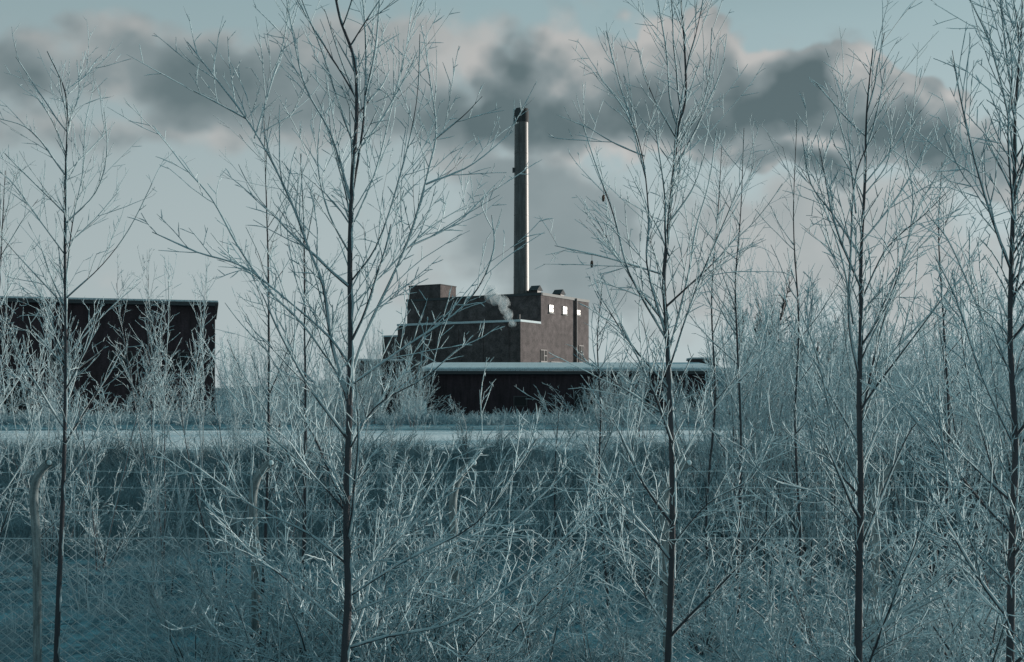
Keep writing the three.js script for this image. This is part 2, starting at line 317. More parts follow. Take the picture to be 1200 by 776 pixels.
{ // a low wooded ridge far behind the works
  const pos = [], uv = [], idx = [], nx = 260, ny = 14;
  for (let i = 0; i <= ny; i++) for (let j = 0; j <= nx; j++) {
    const x = lerp(-700, 1300, j / nx), t = i / ny, prof = (20 + 16 * sstep(20, 320, x)) * (.75 + .5 * fbm(x / 190, 2, 3, 81)) * (1 - .8 * (1 - sstep(-500, 40, x)));
    const y = prof * Math.sin(t * Math.PI / 2) + (fbm(x / 9, t * 40, 3, 83) - .4) * 4 * sstep(0, .2, t);
    pos.push(x, y - .5, -1050 - 260 * t); uv.push(x, t * 160);
  }
  for (let i = 0; i < ny; i++) for (let j = 0; j < nx; j++) { const a = i * (nx + 1) + j, c = a + nx + 1; idx.push(a, a + 1, c, a + 1, c + 1, c); }
  const g = new THREE.BufferGeometry(); g.setAttribute('position', new THREE.Float32BufferAttribute(pos, 3)); g.setAttribute('uv', new THREE.Float32BufferAttribute(uv, 2)); g.setIndex(idx); g.computeVertexNormals();
  struct('hill', g, M.hill);
}

// ───────────── the power works ─────────────
{
  const D = 400, C0 = new THREE.Vector3(10 / F * D, 0, -D), tn = Math.PI / 6;   // the near corner; the long front looks 30 degrees to the west
  const X = new THREE.Vector3(Math.cos(tn), 0, Math.sin(tn)), Z = new THREE.Vector3(-Math.sin(tn), 0, Math.cos(tn));   // local x along the front (east), local z out of the front
  const run = (px, o, v) => { const k = (px - 600) / F; return (-k * o.z - o.x) / (v.x + k * v.z); };   // how far along v from o the sight line px is met
  const L = (px) => run(px, C0, X.clone().negate()), S = (px) => run(px, C0, Z.clone().negate());
  const w = thing('power_works', 'dark brick power works with stepped halls and glinting windows', 'factory', undefined, C0.toArray(), -tn);
  const Y = (py, dep = D) => EYE + (HZ - py) / F * dep;
  const s1 = S(634), s2 = S(690), h1 = Y(377), h2 = Y(346, D + s1 * .87), C1 = C0.clone().addScaledVector(Z, -s1), lU = run(477, C1, X.clone().negate()), lL = L(466);
  // lower front hall and taller rear hall: shaded front and sunlit gable are of one brick
  part('front_hall', box(-lL, 0, 0, h1, -s1, 0), M.brick, w);
  part('annex', box(-L(447), -lL - .01, 0, Y(390), -s1 + 2, -.6), M.brick, w);
  const rear = part('rear_hall', box(-lU, -.02, 0, h2, -s2, -s1 - .01), M.brick, w);
  part('stair_tower', box(-lU + .4, -lU + 15.5, h2 + .01, Y(329, D + s1 * 1.3), -s1 - 12, -s1 - .8), M.brick, w);
  part('coping', box(-lU - .3, .3, h2 + .012, h2 + 1.0, -s1 - .7, -s1 + .28), M.roofFelt, w); part('coping', box(-.7, .32, h2 + .012, h2 + 1.05, -s2, -s1 - .72), M.coping, w);
  part('roof_snow', box(-lL - .2, .2, h1 + .01, h1 + .8, -s1 + .3, .3), M.snow, w); part('roof_snow', box(-L(447) - .2, -lL - .25, Y(390) + .01, Y(390) + .6, -s1 + 1.8, -.4), M.snow, w);
  part('roof_snow', box(-lU + .2, -lU + 15.7, Y(329, D + s1 * 1.3) + .01, Y(329, D + s1 * 1.3) + .4, -s1 - 12.2, -s1 - .6), M.roofFelt, w);
  // gable windows: brick reveal, frame and pane
  const win = (px, y0, y1, wd, lit) => {
    const s = S(px), f = part('window', box(.005, .22, y0, y1, -s - wd / 2, -s + wd / 2), lit ? M.coping : M.iron, w);
    part('pane', box(.225, .30, y0 + .25, y1 - .25, -s - wd / 2 + .3, -s + wd / 2 - .3), lit ? M.pane : M.dark, f);
    part('glazing_bar', box(.302, .36, y0 + .25, y1 - .25, -s - .16, -s + .16), M.iron, f); part('glazing_bar', box(.302, .36, (y0 + y1) / 2 - .16, (y0 + y1) / 2 + .16, -s - wd / 2 + .3, -s - .1), M.iron, f);
    part('sill', box(.0, .5, y0 - .4, y0 - .01, -s - wd / 2 - .2, -s + wd / 2 + .2), M.coping, f);
  };
  for (const [px, ya, yb, wd] of [[645.5, 357, 366.5, 3.4], [661.5, 359, 368.5, 3.7], [677.5, 363, 369.5, 3.2]]) { const dep = D + S(px) * .87; win(px, Y(yb, dep), Y(ya, dep), wd, true); }
  for (const [px, ya, yb, wd] of [[637, 410, 424, 5], [681, 405, 425, 4], [652, 424, 434, 9]]) { const dep = D + S(px) * .87; win(px, Y(yb, dep), Y(ya, dep), wd, false); }
  { const s = S(674), dep = D + s * .87; part('downpipe', new THREE.CylinderGeometry(.45, .45, Y(350, dep) - Y(430, dep), 8).translate(.5, (Y(350, dep) + Y(430, dep)) / 2, -s), M.iron, w); }
  for (const px of [637, 664]) {   // roof ventilators with little gabled hoods
    const s = S(px) + 1, v = part('ventilator', box(-5.4, -2.4, h2, h2 + 2.1, -s - 1.4, -s + 1.4), M.iron, w);
    const sh = new THREE.Shape([new THREE.Vector2(-2.3, 0), new THREE.Vector2(2.3, 0), new THREE.Vector2(0, 1.9)]);
    part('hood', new THREE.ExtrudeGeometry(sh, { depth: 3.8, bevelEnabled: false }).rotateY(Math.PI / 2).translate(-5.8, h2 + 2.11, -s), M.roofFelt, v);
  }
  for (let k = 0; k < 5; k++) part('pilaster', box(-lL * (k + .5) / 5 - .7, -lL * (k + .5) / 5 + .7, 0, h1 - 2, .001, .35), M.brick, w);
  part('vent_pipe', new THREE.CylinderGeometry(.5, .5, 2.2, 10).translate(-1.6, h1 + 1.7, -1.6), M.iron, w);
  part('roof_hut', box(-11, -7, h2, h2 + 2.6, -s1 - 12, -s1 - 6), M.roofFelt, w);
}
{ // chimney stack
  const D = 425, c = at(611, HZ, D); c.y = 0;
  const t = thing('chimney_stack', 'tall tapering concrete chimney stack with dark rim behind the works', 'chimney', undefined, c.toArray());
  const Y = (py) => EYE + (HZ - py) / F * D, r = (w) => w / 2 / F * D, y0 = 0, y1 = Y(144), y2 = Y(128), prof = [];
  for (let k = 0; k <= 40; k++) { const s = k / 40; prof.push(new THREE.Vector2(lerp(r(20), r(16), s), lerp(y0, y1, s))); }
  const g = new THREE.LatheGeometry(prof, 40), uv = g.attributes.uv; for (let i = 0; i < uv.count; i++) uv.setXY(i, uv.getX(i) * 18, uv.getY(i) * y1);
  part('shaft', g, M.stack, t);
  for (let k = 1; k < 9; k++) { const s = k / 9; part('lift_band', new THREE.CylinderGeometry(lerp(r(20), r(16), s) + .05, lerp(r(20), r(16), s) + .05, .35, 40, 1, true).translate(0, lerp(y0, y1, s), 0), M.stack, t); }
  part('rim', new THREE.LatheGeometry([new THREE.Vector2(r(16), y1), new THREE.Vector2(r(17.2), y1 + .1), new THREE.Vector2(r(17.2), y2 - 1.2), new THREE.Vector2(r(16.4), y2), new THREE.Vector2(r(13), y2), new THREE.Vector2(r(13), y1 + 1)], 40), M.stackCap, t);
  part('bracket', box(-r(18) - .5, -r(17) + .4, Y(202), Y(197), -1, 1), M.iron, t);
}
// long low building in front, left warehouse, far sheds
function longShed(name, label, px0, px1, d, roofRow, baseY, depth, wall, o = {}) {
  const a = at(px0, HZ, d), b = at(px1, HZ, d), H = EYE + (HZ - roofRow) / F * d, W = b.x - a.x;
  const t = thing(name, label, 'building', undefined, [a.x, baseY, -d], o.turn ?? 0);
  if (o.pivot) { t.position.x = b.x - W * Math.cos(o.turn); t.position.z = -d + W * Math.sin(o.turn); }   // the east corner stays put
  part('wall', box(0, W, -.3, H - baseY, -depth, 0), wall, t);
  const ov = o.over ?? .4;
  part('eaves', box(-ov, W + ov, H - baseY + .005, H - baseY + (o.eave ?? .25), -depth - ov, ov), o.eaveMat ?? M.roofFelt, t);
  if (o.pitch) {
    const sh = new THREE.Shape([new THREE.Vector2(-ov, H - baseY + .21), new THREE.Vector2(depth + ov, H - baseY + .21 + o.pitch), new THREE.Vector2(depth + ov, H - baseY + .6 + o.pitch), new THREE.Vector2(-ov + .05, H - baseY + .6), new THREE.Vector2(-ov - .1, H - baseY + .45)]);
    part('roof_snow', new THREE.ExtrudeGeometry(sh, { depth: W + 2 * ov, bevelEnabled: false }).rotateY(Math.PI / 2).translate(-ov, 0, 0), M.snow, t);
  } else if (o.snow) part('roof_snow', box(-ov + .03, W + ov - .03, H - baseY + (o.eave ?? .25) + .003, H - baseY + (o.eave ?? .25) + o.snow, -depth - ov, ov - .04), M.snow, t);
  for (const [wx, w, y0, y1, nm] of o.openings ?? []) {
    const f = part(nm, box(wx, wx + w, y0, y1, .002, .10), M.iron, t);
    part(nm === 'door' ? 'leaf' : 'pane', box(wx + .12, wx + w - .12, y0 + .08, y1 - .12, .102, .13), M.dark, f);
  }
  if (o.gutter) part('gutter', new THREE.CylinderGeometry(.09, .09, W, 8).rotateZ(Math.PI / 2).translate(W / 2, H - baseY - .1, ov + .1), M.iron, t);
  return t;
}
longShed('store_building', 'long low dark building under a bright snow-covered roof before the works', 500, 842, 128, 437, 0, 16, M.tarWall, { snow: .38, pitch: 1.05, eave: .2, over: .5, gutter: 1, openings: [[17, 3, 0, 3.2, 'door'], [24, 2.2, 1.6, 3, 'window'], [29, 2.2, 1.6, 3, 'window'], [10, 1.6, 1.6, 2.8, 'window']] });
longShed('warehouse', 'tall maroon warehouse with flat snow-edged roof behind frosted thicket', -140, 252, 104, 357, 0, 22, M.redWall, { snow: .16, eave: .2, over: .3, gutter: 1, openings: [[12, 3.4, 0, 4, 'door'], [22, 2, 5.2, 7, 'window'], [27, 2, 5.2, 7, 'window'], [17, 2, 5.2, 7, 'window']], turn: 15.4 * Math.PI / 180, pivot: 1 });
longShed('garden_shed', 'low shed with thin snow roof line among frosted trees', 882, 946, 92, 485, .2, 5, M.tarWall, { snow: .16, eave: .1, over: .25 });
longShed('brick_hut', 'small sunlit brick hut at the end of the long dark building', 812, 842, 170, 422, 0, 5, M.brick, { snow: .2, eave: .2, over: .2 });
longShed('pale_house', 'pale rendered house half hidden by frosted trees', 922, 944, 150, 406, 0, 8, M.pale, { snow: .3, eave: .25, over: .3, openings: [[.5, .8, 4.2, 5.4, 'window'], [1.5, .7, 4.2, 5.4, 'window']] });
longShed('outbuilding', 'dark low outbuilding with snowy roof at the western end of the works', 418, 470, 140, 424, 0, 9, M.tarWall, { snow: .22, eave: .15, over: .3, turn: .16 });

// ───────────── fence: curved posts, chain link, three barbed strands ─────────────
{
  const D = 12.5, S = D / F, t = thing('chain_link_fence', 'frosted chain link fence with cane-topped posts and barbed wire strands', 'fence', undefined, [0, 0, -D]);
  const R = rng(4), Yp = (py) => EYE + (HZ - py) * S, top = Yp(631);
  for (const px of [-440, -200, 42, 298, 532, 780, 1025, 1270, 1510]) {
    const x = (px - 600) * S, b = groundAt(x, -D), tw = new Tubes();
    const pts = [[44, 0], [43.5, 700], [42.5, 632], [40.5, 600], [42, 577], [48, 559], [57, 547.5], [66, 541]].map(([u, v], k) => new THREE.Vector3(x + (u - 42) * S, k ? Yp(v) : b - .1, k > 3 ? (k - 3) * .05 : 0));
    const sp = smooth(pts, 5); tw.tube(sp, sp.map(() => .047), 9);
    const tip = sp[sp.length - 1];
    const p = part('post', tw.geo(), M.concrete, t);
    part('cap', new THREE.SphereGeometry(.03, 8, 6).translate(tip.x, tip.y, tip.z), M.frost, p);
    const g2 = new Grower(90 + px, { frost: 1, thick: 1.2 }); g2.crust(sp.slice(0, -1), sp.slice(0, -1).map(() => .04), .45, 4, .8, .25); part('rime', g2.fr.geo(), M.frost, p, 'stuff');
  }
  const x0 = -9.4, x1 = 9.4;
  // strands
  for (const [py, dz] of [[551, .14], [570, .08], [598, .0]]) {
    const y = Yp(py), tw = new Tubes(), pts = []; for (let x = x0; x <= x1; x += .06) pts.push(new THREE.Vector3(x, y - .02 * Math.abs(Math.sin(x * 1.33)) + (R() - .5) * .005, dz));
    tw.tube(pts, pts.map(() => .0026 + .0034 * R() * R()), 4);
    const s = part('barbed_strand', tw.geo(), M.wire, t), bb = new Tubes();
    for (let x = x0 + .1; x < x1; x += .12) for (let k = 0; k < 2; k++) { const a = R() * 6.28, q = new THREE.Vector3(x + k * .012, y - .02 * Math.abs(Math.sin(x * 1.33)), dz), e = new THREE.Vector3((R() - .5) * .02, Math.cos(a) * .022, Math.sin(a) * .022); bb.tube([q.clone().sub(e), q, q.clone().add(e)], [.0012, .0036, .0012], 3); }
    part('barbs', bb.geo(), M.frost, s, 'stuff');
  }
  { const tw = new Tubes(), pts = []; for (let x = x0; x <= x1; x += .3) pts.push(new THREE.Vector3(x, top + (R() - .5) * .006, 0)); tw.tube(pts, pts.map(() => .005), 4); part('top_wire', tw.geo(), M.wire, t); }
  // woven wire: bent wires that meet at the corners of the diamonds
  const tw = new Tubes(), p = .072, hgt = .055, rows = Math.floor((top + .05) / hgt);
  for (let i = 0, x = x0; x < x1; x += p, i++) {
    const pts = [], wob = (R() - .5) * .004;
    for (let k = 0; k <= rows; k++) pts.push(new THREE.Vector3(x + ((k + i) % 2 ? p / 2 : -p / 2) * .97 + wob + .012 * (vnoise(x * 2, k * .3, 5) - .5), top - k * hgt, ((k % 2) ? .004 : -.004) + .05 * (vnoise(x * .7, k * .12, 6) - .5)));
    tw.tube(pts, pts.map(() => .0052 + .0022 * R()), 3);
  }
  part('chain_link', tw.geo(), M.wire, t, 'stuff');
}

// ───────────── foreground trees ─────────────
const BIG = { gap2: .095, len2: .68, gap3: .085, len3: .21, bareTop: .3 };
tracedTree('forked_tree', 'leafless tree with twin leaders and long sweeping low limbs', 9, [[404, 776], [408, 700], [406, 610], [409, 500], [411, 400], [410, 300], [413, 206], [418, 130], [415, 70], [398, 20], [388, -40], [380, -120]], .040, .006, [
  [.016, [[413, 226], [425, 150], [428, 100], [428, 40], [424, -20], [428, -110]], .3], [.009, [[428, 112], [439, 60], [445, -10], [447, -70]], -.3],
  [.018, [[410, 445], [425, 398], [478, 282], [503, 195], [511, 154], [503, 90], [497, 45]], .5], [.010, [[499, 216], [550, 195], [601, 154]], .2], [.008, [[508, 165], [545, 134], [565, 113]], -.2], [.010, [[478, 290], [534, 262], [586, 211]], .6], [.011, [[411, 452], [470, 410], [550, 352], [578, 293], [576, 252]], -.5],
  [.017, [[407, 470], [388, 402], [378, 335], [360, 288], [345, 247], [316, 185], [288, 139], [257, 98], [219, 49]], -.5], [.009, [[288, 139], [262, 125], [226, 106]], -.1], [.009, [[298, 162], [316, 103], [334, 39], [338, -20]], .3], [.007, [[306, 156], [330, 142], [355, 129]], .2],
  [.013, [[407, 455], [355, 381], [314, 340], [278, 288], [247, 232], [216, 196], [185, 154]], .4], [.012, [[408, 425], [386, 396], [324, 342], [283, 312], [231, 296], [178, 272]], -.6],
  [.012, [[411, 240], [398, 190], [386, 154], [358, 103], [345, 51], [334, -10]], -.4], [.010, [[414, 170], [400, 130], [376, 57], [352, -5], [345, -40]], .4],
  [.012, [[406, 600], [358, 548], [302, 497], [253, 439]], .5], [.013, [[405, 660], [360, 625], [297, 594], [210, 533]], -.5], [.014, [[405, 735], [368, 706], [338, 681], [297, 650], [240, 600]], .4],
  [.012, [[409, 528], [440, 477], [500, 441], [540, 405]], -.4], [.017, [[407, 760], [455, 746], [523, 732], [584, 695], [644, 652], [696, 598], [722, 560]], -.6], [.012, [[408, 690], [480, 617], [528, 570], [562, 522], [562, 457]], .5], [.011, [[408, 700], [470, 660], [558, 613], [610, 544], [629, 514]], -.8], [.010, [[407, 720], [500, 680], [588, 622], [670, 548]], .7],
  [.010, [[411, 330], [440, 290], [470, 200], [488, 120], [492, 40]], -.7], [.010, [[411, 360], [450, 320], [500, 270], [548, 240]], .8], [.010, [[411, 300], [385, 250], [372, 190], [378, 120]], .6], [.009, [[415, 260], [440, 200], [460, 120], [490, 0]], .5],
], { ...BIG, seed: 11, extra: 14, from: .05, reach: 1.7, frost: 1.75, frostTop: .55 });

tracedTree('upright_tree', 'leafless tree with dark upright trunk splitting into fan of slender leaders', 10, [[783, 776], [786, 700], [788, 620], [787, 520], [784, 450], [781, 381], [778, 330], [782, 278], [789, 206], [795, 149], [803, 118], [802, 51], [798, 0], [797, -40]], .036, .005, [
  [.011, [[795, 152], [786, 124], [781, 62], [771, 0], [768, -40]], .2], [.010, [[794, 170], [820, 129], [830, 93], [834, 33]], -.3], [.009, [[791, 160], [763, 108], [745, 49]], .3],
  [.013, [[782, 400], [758, 309], [760, 257], [755, 196], [747, 160], [727, 103], [710, 36]], -.4], [.014, [[782, 400], [737, 319], [719, 252], [699, 196], [683, 147]], .4], [.009, [[755, 183], [720, 168], [684, 146]], -.2], [.009, [[757, 210], [737, 139], [699, 85]], .3], [.010, [[777, 322], [717, 304], [650, 288]], .5],
  [.013, [[784, 412], [807, 319], [815, 268], [830, 216], [840, 150]], .4], [.012, [[785, 430], [815, 340], [850, 257], [872, 205]], -.5], [.010, [[784, 300], [768, 262], [752, 240]], .3], [.010, [[783, 262], [812, 220], [826, 180]], -.2],
  [.013, [[784, 742], [774, 726], [740, 674], [722, 643], [701, 570]], .3], [.010, [[785, 490], [722, 449], [690, 420]], -.4], [.011, [[787, 560], [820, 500], [870, 440], [905, 400]], .5], [.011, [[787, 640], [830, 590], [880, 560], [910, 500]], -.5], [.010, [[787, 610], [750, 560], [735, 500], [738, 455]], .4], [.010, [[786, 690], [730, 640], [680, 610]], .6],
], { ...BIG, seed: 23, extra: 14, from: .06, reach: 1.6, frost: 1.7, frostTop: .55, gap2: .10 });

tracedTree('straight_tree', 'leafless tree with thick straight trunk and steep side limbs', 9.5, [[1006, 776], [1007, 681], [1009, 574], [1007, 467], [1009, 381], [1009, 309], [1014, 206], [1016, 129], [1023, 57]], .042, .004, [
  [.014, [[1006, 440], [995, 381], [997, 289], [1003, 206], [1020, 160], [1030, 120], [1037, 80]], -.3], [.015, [[1008, 500], [1029, 400], [1055, 314], [1075, 247], [1106, 191], [1122, 155]], .4], [.011, [[1010, 420], [1050, 330], [1070, 240], [1058, 160]], -.5],
  [.012, [[1009, 545], [1044, 478], [1108, 430], [1150, 390]], .5], [.013, [[1010, 640], [1054, 531], [1076, 494], [1128, 465]], -.4], [.011, [[1009, 665], [1065, 622], [1118, 590]], .4], [.013, [[1007, 570], [979, 510], [958, 419], [936, 360]], -.3],
  [.010, [[1003, 250], [995, 186], [975, 116]], .3], [.011, [[1000, 380], [988, 310], [967, 247], [936, 193]], .5], [.010, [[1006, 520], [960, 440], [930, 380], [915, 330]], .6], [.010, [[1010, 350], [1040, 290], [1085, 250], [1110, 225]], -.6], [.010, [[1008, 620], [960, 580], [900, 560], [870, 520]], -.5], [.010, [[1012, 230], [1040, 190], [1045, 140]], .3], [.010, [[1008, 300], [975, 250], [950, 215], [940, 160]], -.4],
], { ...BIG, seed: 37, extra: 14, from: .06, reach: 1.6, frost: 1.8, frostTop: .5, gap2: .10 });

tracedTree('feathery_tree', 'leafless tree wrapped in fine feathery twigs from foot to top', 8.5, [[1184, 776], [1186, 640], [1190, 520], [1184, 400], [1186, 289], [1189, 206], [1190, 129], [1196, 51], [1199, -30]], .036, .005, [
  [.013, [[1184, 315], [1168, 273], [1147, 206], [1124, 108], [1116, 59]], -.3], [.011, [[1189, 190], [1180, 129], [1158, 46], [1137, 0], [1120, -40]], .3], [.010, [[1190, 140], [1180, 70], [1172, 0], [1168, -40]], -.2], [.011, [[1186, 440], [1150, 370], [1110, 280], [1085, 250]], .4], [.011, [[1187, 520], [1150, 440], [1120, 350], [1095, 300]], -.4],
  [.011, [[1187, 620], [1160, 540], [1130, 420], [1125, 330]], .3], [.012, [[1188, 560], [1210, 440], [1225, 300], [1220, 160]], .3], [.011, [[1187, 360], [1205, 250], [1208, 120], [1205, 20]], -.3], [.011, [[1187, 690], [1140, 640], [1110, 560], [1100, 480]], -.5], [.010, [[1186, 730], [1150, 700], [1120, 640]], .4],
], { ...BIG, seed: 41, extra: 22, from: .06, reach: 1.4, frost: 1.7, frostTop: .7, gap2: .075, len2: .55 });

tracedTree('slim_birch', 'slim leafless birch beside the fence post in front of the warehouse', 11.6, [[66, 776], [69, 690], [73, 600], [76, 500], [77, 400], [76, 300], [77, 200], [79, 134], [75, 104], [55, 60]], .034, .004, [
  [.012, [[77, 330], [85, 260], [97, 201], [100, 144], [112, 92]], .3], [.010, [[76, 205], [33, 151], [-5, 138]], -.3], [.011, [[77, 300], [40, 250], [10, 210], [-20, 190]], .5], [.010, [[77, 262], [112, 225], [125, 180], [122, 130]], -.3], [.010, [[77, 180], [60, 140], [40, 110]], .3], [.009, [[78, 150], [92, 110], [90, 70]], .2],
  [.012, [[77, 360], [30, 310], [-10, 265]], .4], [.011, [[77, 350], [120, 310], [150, 270], [178, 215]], -.4], [.010, [[76, 420], [120, 370], [165, 330]], .4], [.010, [[76, 430], [40, 390], [0, 350]], -.4],
], { ...BIG, seed: 53, extra: 14, from: .3, reach: 1.4, frost: 1.5, frostTop: .6, gap2: .10, len2: .5, clear: .4 });

const THIN = { gap2: .12, len2: .6, gap3: .1, len3: .2, extra: 18, from: .1, reach: 1.5, frostTop: .5, group: 'thin saplings behind the front row of trees' };
const thinSpec = [
  [14, [[303, 776], [310, 650], [314, 540], [315, 400], [314, 300], [311, 200], [309, 130]], 61, 'thin dark sapling whose stem leans over the second fence post'],
  [13.2, [[352, 776], [357, 600], [358, 480], [357, 380], [356, 270], [352, 180]], 67, 'thin sapling close beside the twin-leader tree'],
  [15, [[865, 776], [866, 650], [868, 500], [864, 400], [862, 330], [868, 250], [872, 150]], 71, 'dark slender sapling between the fan-topped and the straight trees'],
  [16, [[714, 776], [708, 650], [702, 560], [704, 480], [700, 400], [706, 330]], 73, 'short slender sapling next to the fan-topped tree'],
  [17, [[655, 776], [652, 650], [650, 560], [655, 480]], 79, 'low thin sapling standing alone before the long dark building'],
  [14.5, [[1112, 776], [1108, 640], [1112, 500], [1106, 380], [1100, 270], [1104, 190]], 83, 'thin sapling between the straight tree and the feathery one'],
  [15.5, [[936, 776], [938, 640], [932, 500], [936, 380], [930, 260], [934, 140]], 89, 'pale frosted sapling close by the straight-trunked tree'],
  [14, [[-8, 776], [-6, 600], [-4, 400], [2, 280], [6, 200]], 97, 'thin sapling past the curved fence post beside the birch'],
  [16.5, [[832, 776], [828, 600], [838, 470], [834, 350], [842, 240], [846, 170]], 99, 'frosted sapling just behind the fan-topped tree'],
];
for (const [d, tr, seed, label] of thinSpec) tracedTree('sapling', label, d, tr, .026, .004, [], { ...THIN, seed, frost: 1.5 });

// ───────────── thickets: shrubs and small trees behind and along the fence ─────────────
const place = (proto, name, label, category, group, x, z, turn, s, sy = s) => {
  const c = proto.clone(); c.name = numbered(name); c.position.set(x, groundAt(x, z) - .04, z); c.rotation.y = turn; c.scale.set(s, sy, s); c.userData = { label, category }; if (group) c.userData.group = group; scene.add(c); shade(c); return c;
};
const shrubs = [1, 2, 3, 4].map((k) => protoShrub(200 + k, { height: 2.3, stems: 8, lean: 1.0, up: -1.5, gap2: .16, len2: .66, gap3: .085, len3: .2, frost: 1.6, frostTop: .9, thick: 1.35, spur: .8, rad: .012, droop: .14, kink: 1.5, bareTop: 0 }));
const young = [1, 2, 3, 4].map((k) => protoShrub(300 + k, { height: 4.6, stems: 5, lean: .34, gap2: .16, len2: .85, gap3: .11, len3: .28, frost: 1.5, frostTop: .85, thick: 1.7, spur: .6, rad: .018, bare: .12, kink: 1.3, bareTop: .2 }));
const R = rng(77);
// near shrubs before and behind the fence
for (const [px, d, s] of [[470, 10.2, .95], [520, 11.6, 1], [570, 10.8, .8], [612, 13.4, 1.0], [250, 11.4, .8], [330, 10.6, .8], [375, 11.8, 1], [440, 12.9, 1.1], [690, 11.2, .7], [740, 12.9, .85], [850, 10.9, .85], [905, 11.8, 1], [960, 12.9, 1.05], [1050, 11.4, .9], [1100, 10.4, .85], [1150, 11.9, 1.05], [200, 14.6, .7], [655, 9.6, .5], [820, 13.6, 1.0], [1000, 11, .8], [1180, 9.9, .8], [420, 11.1, 1.05], [300, 12.2, .9], [545, 12.6, 1.0], [285, 9.9, .5], [930, 10.2, .8], [1125, 13, 1.1], [495, 9.3, .6], [455, 11.4, 1.0], [590, 12, .95], [635, 11, .75], [350, 12.6, 1.0], [400, 10.3, .8], [530, 10, .75], [225, 12.2, .8], [715, 10.6, .75]])
  place(shrubs[Math.floor(R() * 4)], 'frosted_shrub', `many-stemmed shrub thick with rime ${d < 12.5 ? 'before' : 'behind'} the wire fence, ${px < 350 ? 'near the second cane post' : px < 480 ? 'round the twin-leader trunk' : px < 600 ? 'near the third cane post' : px < 800 ? 'by the fan-topped tree' : px < 960 ? 'by the slender sapling' : px < 1080 ? 'by the straight trunk' : 'by the feathery tree'}`, 'shrub', 'frosted shrubs along the fence', (px - 600) / F * d, -d, R() * 6.28, s * (.85 + .3 * R()));
// whippy saplings between the fence and the bank, bare below
const whips = [1, 2, 3].map((k) => protoShrub(500 + k, { height: 4.5, stems: 3, lean: .26, gap2: .10, len2: .7, gap3: .075, len3: .26, frost: 1.4, frostTop: .8, thick: 1.1, spur: .8, rad: .015, bare: .52, kink: 1.8, bareTop: 0, droop: .05 }));
for (const [px, d, sc] of [[-20, 17, .95], [44, 21.5, .98], [100, 16.4, .9], [118, 20, 1.02], [172, 17.6, .93], [196, 21, 1.02], [228, 19, .95], [286, 18.4, .9], [330, 21.6, .95], [392, 19, .88], [446, 22, .8], [474, 18, .66], [640, 20.5, .62], [668, 17.5, .6], [420, 16.8, .75], [360, 17, .8], [262, 16.4, .85], [704, 21, .8], [746, 18.6, .76], [812, 20.4, .82], [872, 17.4, 1], [916, 21, 1.05], [972, 18.4, 1.05], [1036, 20.6, 1.1], [1068, 17.2, 1], [1136, 19.4, 1.1], [1168, 16.6, 1.05]])
  place(whips[Math.floor(R() * 3)], 'whippy_sapling', `whippy bare-stemmed sapling with a tangled rimed head past the fence, ${px < 40 ? 'over the first cane post' : px < 130 ? 'behind the slim birch' : px < 200 ? 'over the warehouse wall' : px < 262 ? 'by the warehouse corner' : px < 360 ? 'by the leaning dark sapling' : px < 460 ? 'behind the twin-leader trunk' : px < 780 ? 'beside the fan-topped tree' : px < 900 ? 'behind the slender sapling' : px < 1000 ? 'beside the straight trunk' : px < 1100 ? 'east of the straight trunk' : 'behind the feathery tree'}`.replace(' past the fence', ''), 'tree', 'whippy saplings past the fence', (px - 600) / F * d, -d, R() * 6.28, sc * (.92 + .16 * R()), sc * (px < 262 ? 1.28 : 1.05));
// young trees on the bank and beyond the road
const zone = (px) => px < 130 ? 'under the middle of the warehouse' : px < 262 ? 'by the warehouse corner' : px < 440 ? 'between warehouse and works' : px < 610 ? 'before the dark front hall' : px < 730 ? 'before the sunlit gable' : px < 860 ? 'before the store roof end' : px < 1000 ? 'below the dense dark trees' : px < 1110 ? 'east of the straight trunk' : 'behind the feathery tree';
const strip = (d) => d < 24 ? 'at the foot of the bank' : d < 30.4 ? 'on the bank slope' : d < 47 ? 'beside the snowy road' : d < 72 ? 'close past the road' : 'far past the road';
let placed = 0;
for (let k = 0; k < 900 && placed < 96; k++) {
  const d = 17 + 24 * Math.pow(R(), 1.1), px = -60 + 1320 * R();
  const gap = px > 500 && px < 690 ? .1 : px < 700 ? (d < 25 ? .06 : px < 290 ? .2 : .6) : px > 840 ? 1 : .5;
  if (R() > gap || (d > 28.5 && d < 36 && px < 760)) continue;
  let s = .72 + .45 * R(); if (px > 440 && px < 700) s *= .5; else if (px < 300) s *= .62; else if (px < 440) s *= .8; else if (px < 850) s *= .6;
  const x = (px - 600) / F * d; if (d > 24) s *= px > 700 ? .95 : .72;
  place(young[Math.floor(R() * 4)], 'young_tree', `slender rimed young tree ${strip(d)}, ${zone(px)}`, 'tree', 'young trees on the bank', x, -d, R() * 6.28, s); placed++;
}
for (let k = 0, n = 0; k < 300 && n < 84; k++) {
  const d = 48 + 48 * R(), px = R() < .09 ? -40 + 320 * R() : R() < .5 ? 260 + 240 * R() : 690 + 540 * R();
  const x = (px - 600) / F * d; n++;
  place(young[Math.floor(R() * 4)], 'yard_tree', `bushy rimed tree ${strip(d)}, ${zone(px)}`, 'tree', 'bushy trees in the works yard', x, -d, R() * 6.28, (px > 850 ? 1.5 : 1.0) * (.8 + .5 * R()), (px > 850 ? 1.45 : px > 690 ? .62 : px < 260 ? .95 : px < 450 ? 1.15 : .8) * (.8 + .5 * R()));
}
for (let k = 0; k < 46; k++) {
  const d = 70 + 75 * R(), px = 845 + 410 * (k + R()) / 46;
  place(young[Math.floor(R() * 4)], 'grove_tree', `tall rimed grove tree ${strip(d)}, ${zone(px)}`, 'tree', 'rimed grove east of the works', (px - 600) / F * d, -d, R() * 6.28, 2.1 * (.8 + .4 * R()), (px > 860 ? 2.15 : 1.75) * (.85 + .35 * R()));
}
